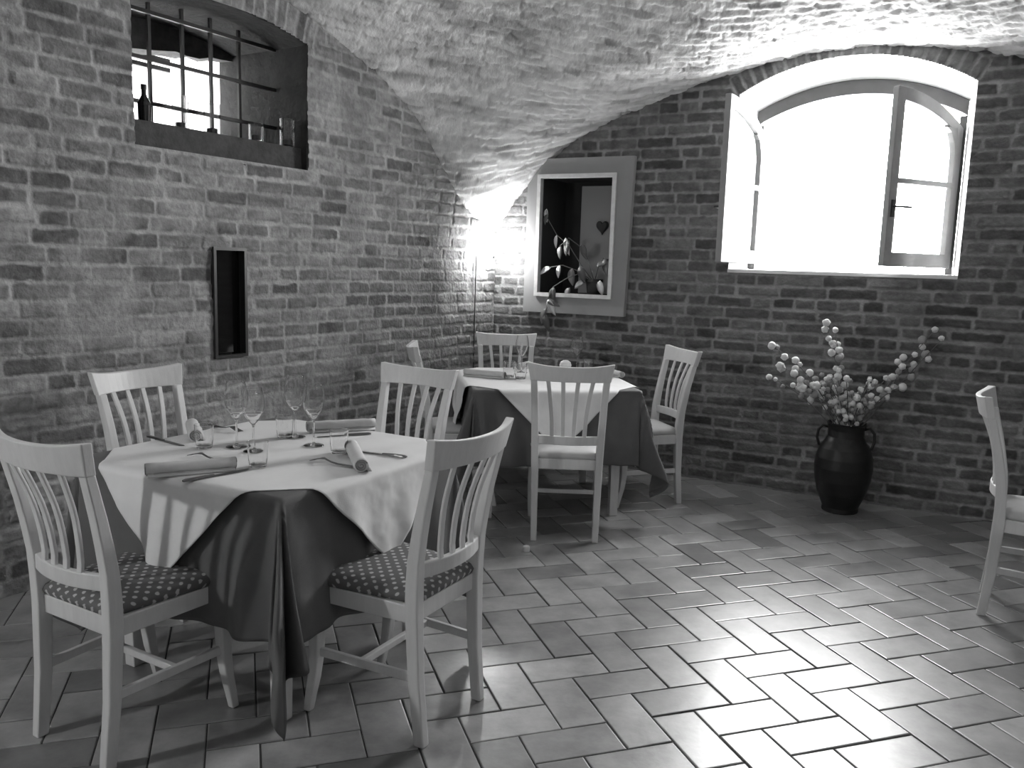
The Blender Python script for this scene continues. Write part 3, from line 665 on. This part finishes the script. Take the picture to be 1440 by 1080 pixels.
# ------------------------------------------------------------------ table ware
def lathe_obj(name, prof, m, parent=None, n=36): return MB().lathe(prof, n).build(name, m, parent, smooth=True)
wine = MB().lathe([(0, 0), (.034, 0), (.036, .0012), (.034, .003), (.012, .006), (.0045, .012), (.0036, .03), (.0036, .085), (.006, .095), (.020, .112), (.033, .135), (.0385, .160), (.038, .18), (.0335, .205), (.030, .222),
                   (.0288, .222), (.0323, .205), (.0368, .18), (.0373, .160), (.0318, .136), (.019, .1145), (.006, .1), (0, .0985)], 40)
wine_me = wine.build('wine_glass', M['glass'], smooth=True); first_w = [True]
def wine_glass(x, y, label, k=1.0, group=None):
    o = wine_me if first_w[0] else wine_me.copy()
    if not first_w[0]: COL.objects.link(o)
    first_w[0] = False; o.location = (x, y, ZT + .003); k *= 1.08; o.scale = (k, k, k); tag(o, label, 'glass', group); return o
wine_glass(-.99, 2.946, 'tall stemmed wine glass, leftmost on the near table'); wine_glass(-.91, 2.885, 'stemmed wine glass just right of the leftmost one on the near table', .95)
wine_glass(-.831, 3.147, 'tall stemmed wine glass standing behind the rightmost one on the near table'); wine_glass(-.726, 3.007, 'stemmed wine glass, rightmost on the near table', .96)
tum = MB().lathe([(0, 0), (.026, 0), (.0275, .003), (.031, .03), (.034, .085), (.0328, .085), (.0296, .03), (.0255, .009), (0, .008)], 36).build('tumbler', M['glass'], smooth=True); first_t = [True]
def tumbler(x, y, label, k=1.0, z=ZT + .003, group=None):
    o = tum if first_t[0] else tum.copy()
    if not first_t[0]: COL.objects.link(o)
    first_t[0] = False; o.location = (x, y, z); o.scale = (k,) * 3; tag(o, label, 'glass', group); return o
tumbler(-1.098, 2.92, 'low clear tumbler before the end-on napkin roll at the back left'); tumbler(-.828, 2.668, 'low clear tumbler at the end of the long napkin nearest the viewer')
tumbler(-.868, 3.135, 'low clear tumbler left of the two right-hand wine glasses on the near table'); tumbler(-.61, 2.90, 'low clear tumbler beside the napkin roll pointing at the viewer')
def napkin(p, q, r, label, z=ZT + .003):
    p = Vector(p); q = Vector(q); d = q - p; ln = d.length; e = empty('rolled_napkin', (p.x, p.y, z), math.atan2(d.y, d.x)); tag(e, label, 'napkin')
    mb = MB(); secs = []
    for k in range(13):
        x = ln * k / 12; rr = r * (1 + .04 * math.sin(k * 2.1)); secs.append([(x, rr * 1.05 * math.cos(a), r * .98 + rr * .95 * math.sin(a) + (.0 if a != 99 else 0)) for a in [2 * math.pi * i / 20 for i in range(20)]])
    # loose outer flap along the side
    mb.loft(secs); mb.loft([[(x, -r * 1.0, .001), (x, -r * 1.55, .001), (x, -r * 1.5, .004), (x, -r * .9, .012)] for x in (0.004, ln * .5, ln - .004)])
    roll = mb.build('cloth_roll', M['napkin'], e, smooth=True)
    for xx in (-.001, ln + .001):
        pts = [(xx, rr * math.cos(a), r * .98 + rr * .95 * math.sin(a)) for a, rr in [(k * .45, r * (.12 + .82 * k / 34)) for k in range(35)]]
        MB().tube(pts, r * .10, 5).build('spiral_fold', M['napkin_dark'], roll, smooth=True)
    return e
napkin((-1.127, 2.508), (-.89, 2.632), .021, 'long rolled napkin nearest the viewer on the left of the near table')
napkin((-.482, 2.635), (-.572, 2.93), .023, 'rolled napkin pointing at the viewer on the right side of the near table')
napkin((-1.165, 3.01), (-1.263, 3.233), .023, 'rolled napkin seen end-on at the back left of the near table')
napkin((-.81, 3.25), (-.56, 3.36), .022, 'rolled napkin along the back edge of the near table')
napkin((-.292, 5.09), (-.045, 4.985), .022, 'rolled napkin at the left front of the far table'); napkin((.60, 5.42), (.69, 5.19), .02, 'rolled napkin at the right edge of the far table')
napkin((.03, 5.44), (.11, 5.62), .021, 'rolled napkin at the back of the far table behind the glasses')
def knife(p, q, label):
    p = Vector(p); q = Vector(q); d = q - p; ln = d.length; e = empty('table_knife', (p.x, p.y, ZT + .003), math.atan2(d.y, d.x)); tag(e, label, 'cutlery')
    mb = MB(); mb.loft([[(x, -w_, .0005), (x, w_, .0005), (x, w_ * .8, t), (x, -w_ * .8, t)] for x, w_, t in ((0, .006, .006), (.01, .008, .008), (.06, .007, .008), (ln * .46, .0055, .0065))]); mb.build('handle', M['steel'], e, smooth=False, bevel=.001)
    mb = MB(); mb.loft([[(x, a, .0005), (x, b, .0005), (x, b, .003), (x, a, .002)] for x, a, b in ((ln * .46, -.004, .004), (ln * .52, -.008, .006), (ln * .8, -.0095, .006), (ln * .95, -.006, .006), (ln, .002, .005))]); mb.build('blade', M['steel'], e)
knife((-.99, 2.452), (-.845, 2.63), 'steel knife in front of the long napkin nearest the viewer'); knife((-.363, 2.858), (-.56, 2.935), 'steel knife behind the napkin roll pointing at the viewer')
knife((-1.366, 3.068), (-1.18, 2.935), 'steel knife at the left corner of the near table'); knife((-.555, 3.24), (-.75, 3.155), 'steel knife along the back right edge of the near table')
def fork(p, q, label):
    """p = handle end, q = tine tips"""
    p = Vector(p); q = Vector(q); d = q - p; ln = d.length; e = empty('table_fork', (p.x, p.y, ZT + .003), math.atan2(d.y, d.x)); tag(e, label, 'cutlery')
    zc = lambda x: .003 + .012 * math.sin(math.pi * min(1, max(0, (x / ln - .45) / .55))) ** 2
    mb = MB(); mb.loft([[(x, -w_, zc(x)), (x, w_, zc(x)), (x, w_, zc(x) + .003), (x, -w_, zc(x) + .003)] for x, w_ in ((0, .005), (.02, .0075), (.07, .005), (ln * .55, .003), (ln * .68, .004), (ln * .74, .011), (ln * .8, .0125))]); mb.build('handle', M['steel'], e)
    for k in range(4):
        y = -.0105 + .007 * k; mb = MB(); mb.loft([[(x, y - .0018, zc(x)), (x, y + .0018, zc(x)), (x, y + .0018, zc(x) + .0025), (x, y - .0018, zc(x) + .0025)] for x in (ln * .79, ln * .88, ln)]); mb.build('tine', M['steel'], e)
fork((-.93, 2.70), (-1.10, 2.79), 'steel fork behind the long napkin nearest the viewer'); fork((-.515, 2.69), (-.675, 2.77), 'steel fork left of the napkin roll pointing at the viewer')
fork((-1.22, 3.31), (-1.06, 3.20), 'steel fork right of the end-on napkin at the back left of the near table')
# far table
wine_glass(.058, 5.30, 'stemmed wine glass in front of the far back chair on the far table', 1.0); wine_glass(.43, 5.53, 'stemmed wine glass behind the crest of the front chair at the far table', .92)
tumbler(-.02, 5.06, 'clear tumbler, leftmost on the far table', 1.15); tumbler(.05, 5.0, 'clear tumbler in front of the wine glass on the far table', 1.15); tumbler(.50, 5.45, 'clear tumbler beside the round white candle on the far table')
o = MB().lathe([(0, 0), (.022, .001), (.036, .014), (.04, .034), (.034, .054), (.016, .066), (.004, .068), (0, .068)], 24).build('ball_candle', M['wax'], smooth=True); o.location = (.352, 5.50, ZT + .003); tag(o, 'round white ball candle on the far table above the front chair', 'candle')
o = MB().lathe([(0, 0), (.017, 0), (.018, .004), (.018, .024), (.015, .028), (0, .028)], 20).build('tealight', M['wax'], smooth=False, bevel=.001); o.location = (.099, 4.10, 0); tag(o, 'small white round object lying on the tile floor between the two tables', 'candle')  # small white round object of unknown kind; tealight is only its name

# ------------------------------------------------------------------ things in the barred window
LZ = 2.071
def on_ledge(o, t, D): p = lp(t, LZ, D); o.location = p
e = empty('bottle', lp(2.84, LZ, .2)); tag(e, 'dark wine bottle standing behind the bars at the left of the small window', 'bottle')
MB().lathe([(0, 0), (.028, 0), (.031, .004), (.032, .09), (.030, .105), (.014, .135), (.0115, .145), (.0115, .165)], 24).build('body', M['darkglass'], e, smooth=True)
MB().lathe([(.0, .163), (.013, .163), (.014, .168), (.014, .188), (.013, .19), (0, .19)], 20).build('cap', M['black'], e, smooth=True)
def lantern(t, D, h, r, label):
    e = empty('candle_glass', lp(t, LZ, D)); tag(e, label, 'candle holder')
    MB().lathe([(0, 0), (r * .92, 0), (r, .004), (r, h), (r - .0025, h), (r - .0025, .008), (0, .008)], 32).build('glass_cylinder', M['glass'], e, smooth=False)
    MB().lathe([(0, .009), (r * .62, .009), (r * .62, .034), (r * .55, .036), (0, .033)], 20).build('tealight', M['wax'], e, smooth=False)
lantern(2.66, .17, .165, .040, 'tall glass candle holder behind the bars next to the bottle'); lantern(2.47, .17, .16, .042, 'tall glass candle holder behind the bars at the right of the bright gap')
lantern(2.215, .13, .10, .040, 'short glass candle holder against the dark brick right of the bright gap'); lantern(2.02, .10, .15, .042, 'glass candle holder at the far right end of the barred window ledge')

# ------------------------------------------------------------------ vase with blossom branches
VX, VY = 2.06, 5.02
def vase():
    e = empty('floor_vase', (VX, VY, 0)); tag(e, 'large dark metal jug holding blossom branches on the floor under the arched window', 'vase')
    MB().lathe([(0, .003), (.104, 0), (.108, .008), (.106, .03), (.118, .06), (.143, .12), (.162, .2), (.171, .28), (.166, .34), (.148, .40), (.120, .44), (.106, .47), (.104, .51), (.112, .545), (.118, .553), (.112, .556), (.096, .54), (.094, .47), (.11, .43), (0, .40)], 48).build('body', M['vase'], e, smooth=True)
    for sg in (-1, 1):
        d = Vector((math.cos(.0), math.sin(-.4), 0)).normalized() * sg
        pts = [tuple(d * r + Vector((0, 0, z))) for r, z in ((.100, .52), (.135, .53), (.160, .50), (.165, .45), (.150, .405), (.138, .40))]
        MB().tube(pts, .009, 8).build('handle', M['vase'], e, smooth=True)
vase()
def blossom_mesh(m, nm):
    mb = MB(); prof = [(0, -.5), (.3, -.42), (.48, -.15), (.5, .12), (.38, .38), (.2, .5), (.12, .42), (0, .36)]; mb.lathe(prof, 12)
    rs = random.Random(4); mb.map(lambda p: (p[0] * (1 + .12 * math.sin(5 * math.atan2(p[1], p[0]))), p[1] * (1 + .12 * math.sin(5 * math.atan2(p[1], p[0]))), p[2]))
    o = mb.build(nm, m, smooth=True); me = o.data; bpy.data.objects.remove(o); return me
bl = [blossom_mesh(M['flower'], 'blossom'), blossom_mesh(M['flower2'], 'blossom')]
rsb = random.Random(21)
def branch(tip, mid, nb, label, start=.45, size=.038, pale=.5, group=None, spread=.03):
    e = empty('blossom_branch', (VX, VY, .50)); tag(e, label, 'branch', group)
    T_ = Vector(tip) - Vector((VX, VY, .50)); Mi = Vector(mid) - Vector((VX, VY, .50)); base = Vector((T_.x * .05, T_.y * .05, -.05))
    f = lambda u: base * (1 - u) ** 2 + Mi * 2 * u * (1 - u) + T_ * u * u
    MB().tube([tuple(f(k / 12)) for k in range(13)], [.0042 - .0025 * k / 12 for k in range(13)], 6).build('twig', M['stem'], e, smooth=True)
    for k in range(nb):
        u = start + (1 - start) * (k + .6) / nb if k < nb - 1 else 1.0
        p = f(u) + Vector([rsb.uniform(-1, 1) * spread for _ in range(3)]) * (1 if k < nb - 1 else .2)
        o = bpy.data.objects.new('blossom', bl[0 if rsb.random() < pale + .35 * u - .15 else 1]); COL.objects.link(o); o.parent = e; o.location = p
        s = size * rsb.uniform(.75, 1.15); o.scale = (s, s, s * .9); o.rotation_euler = [rsb.uniform(0, 6.28) for _ in range(3)]
V3 = lambda x, y, z: (x, y, z)
branch((1.87, 4.98, 1.16), (1.99, 5.0, .85), 12, 'tallest upright branch closely set with pale blossoms in the dark jug', .35, .042, .8, spread=.022)
branch((1.94, 5.02, 1.12), (2.0, 5.02, .85), 8, 'upright pale branch just right of the tallest one in the jug', .45, .044, .8, spread=.025)
branch((2.53, 5.0, 1.14), (2.25, 5.0, .78), 10, 'long branch reaching highest to the upper right out of the jug', .4, .045, .5)
branch((2.57, 4.98, 1.09), (2.33, 4.98, .80), 7, 'long branch with a pale tip just below the highest right-hand one', .4, .046, .5)
branch((1.56, 5.0, 1.01), (1.85, 5.0, .88), 10, 'long branch arching farthest to the upper left out of the jug', .35, .044, .6)
branch((1.60, 4.95, .90), (1.82, 4.98, .82), 8, 'branch arching to the left just below the farthest one', .4, .05, .7)
branch((1.57, 5.05, .82), (1.80, 5.05, .74), 7, 'thin lower left branch with small dull blossoms', .4, .034, .5)
branch((2.35, 4.95, .80), (2.2, 4.95, .76), 7, 'low right branch ending in a pale drooping blossom', .35, .046, .45)
branch((2.42, 5.0, .93), (2.25, 5.0, .80), 7, 'middle right branch with dull blossoms', .35, .042, .2)
for k in range(17):
    a = k * 2.4; r = .07 + .13 * rsb.random()
    branch((VX - .05 + r * math.cos(a) * 1.35, VY - .02 + r * math.sin(a) * .6, .68 + .17 * rsb.random()), (VX + r * .4 * math.cos(a), VY + r * .3 * math.sin(a), .66), 8, 'short blossom branch in the dense middle of the bouquet', .25, .036, .55, 'short branches in the middle of the bouquet', spread=.04)
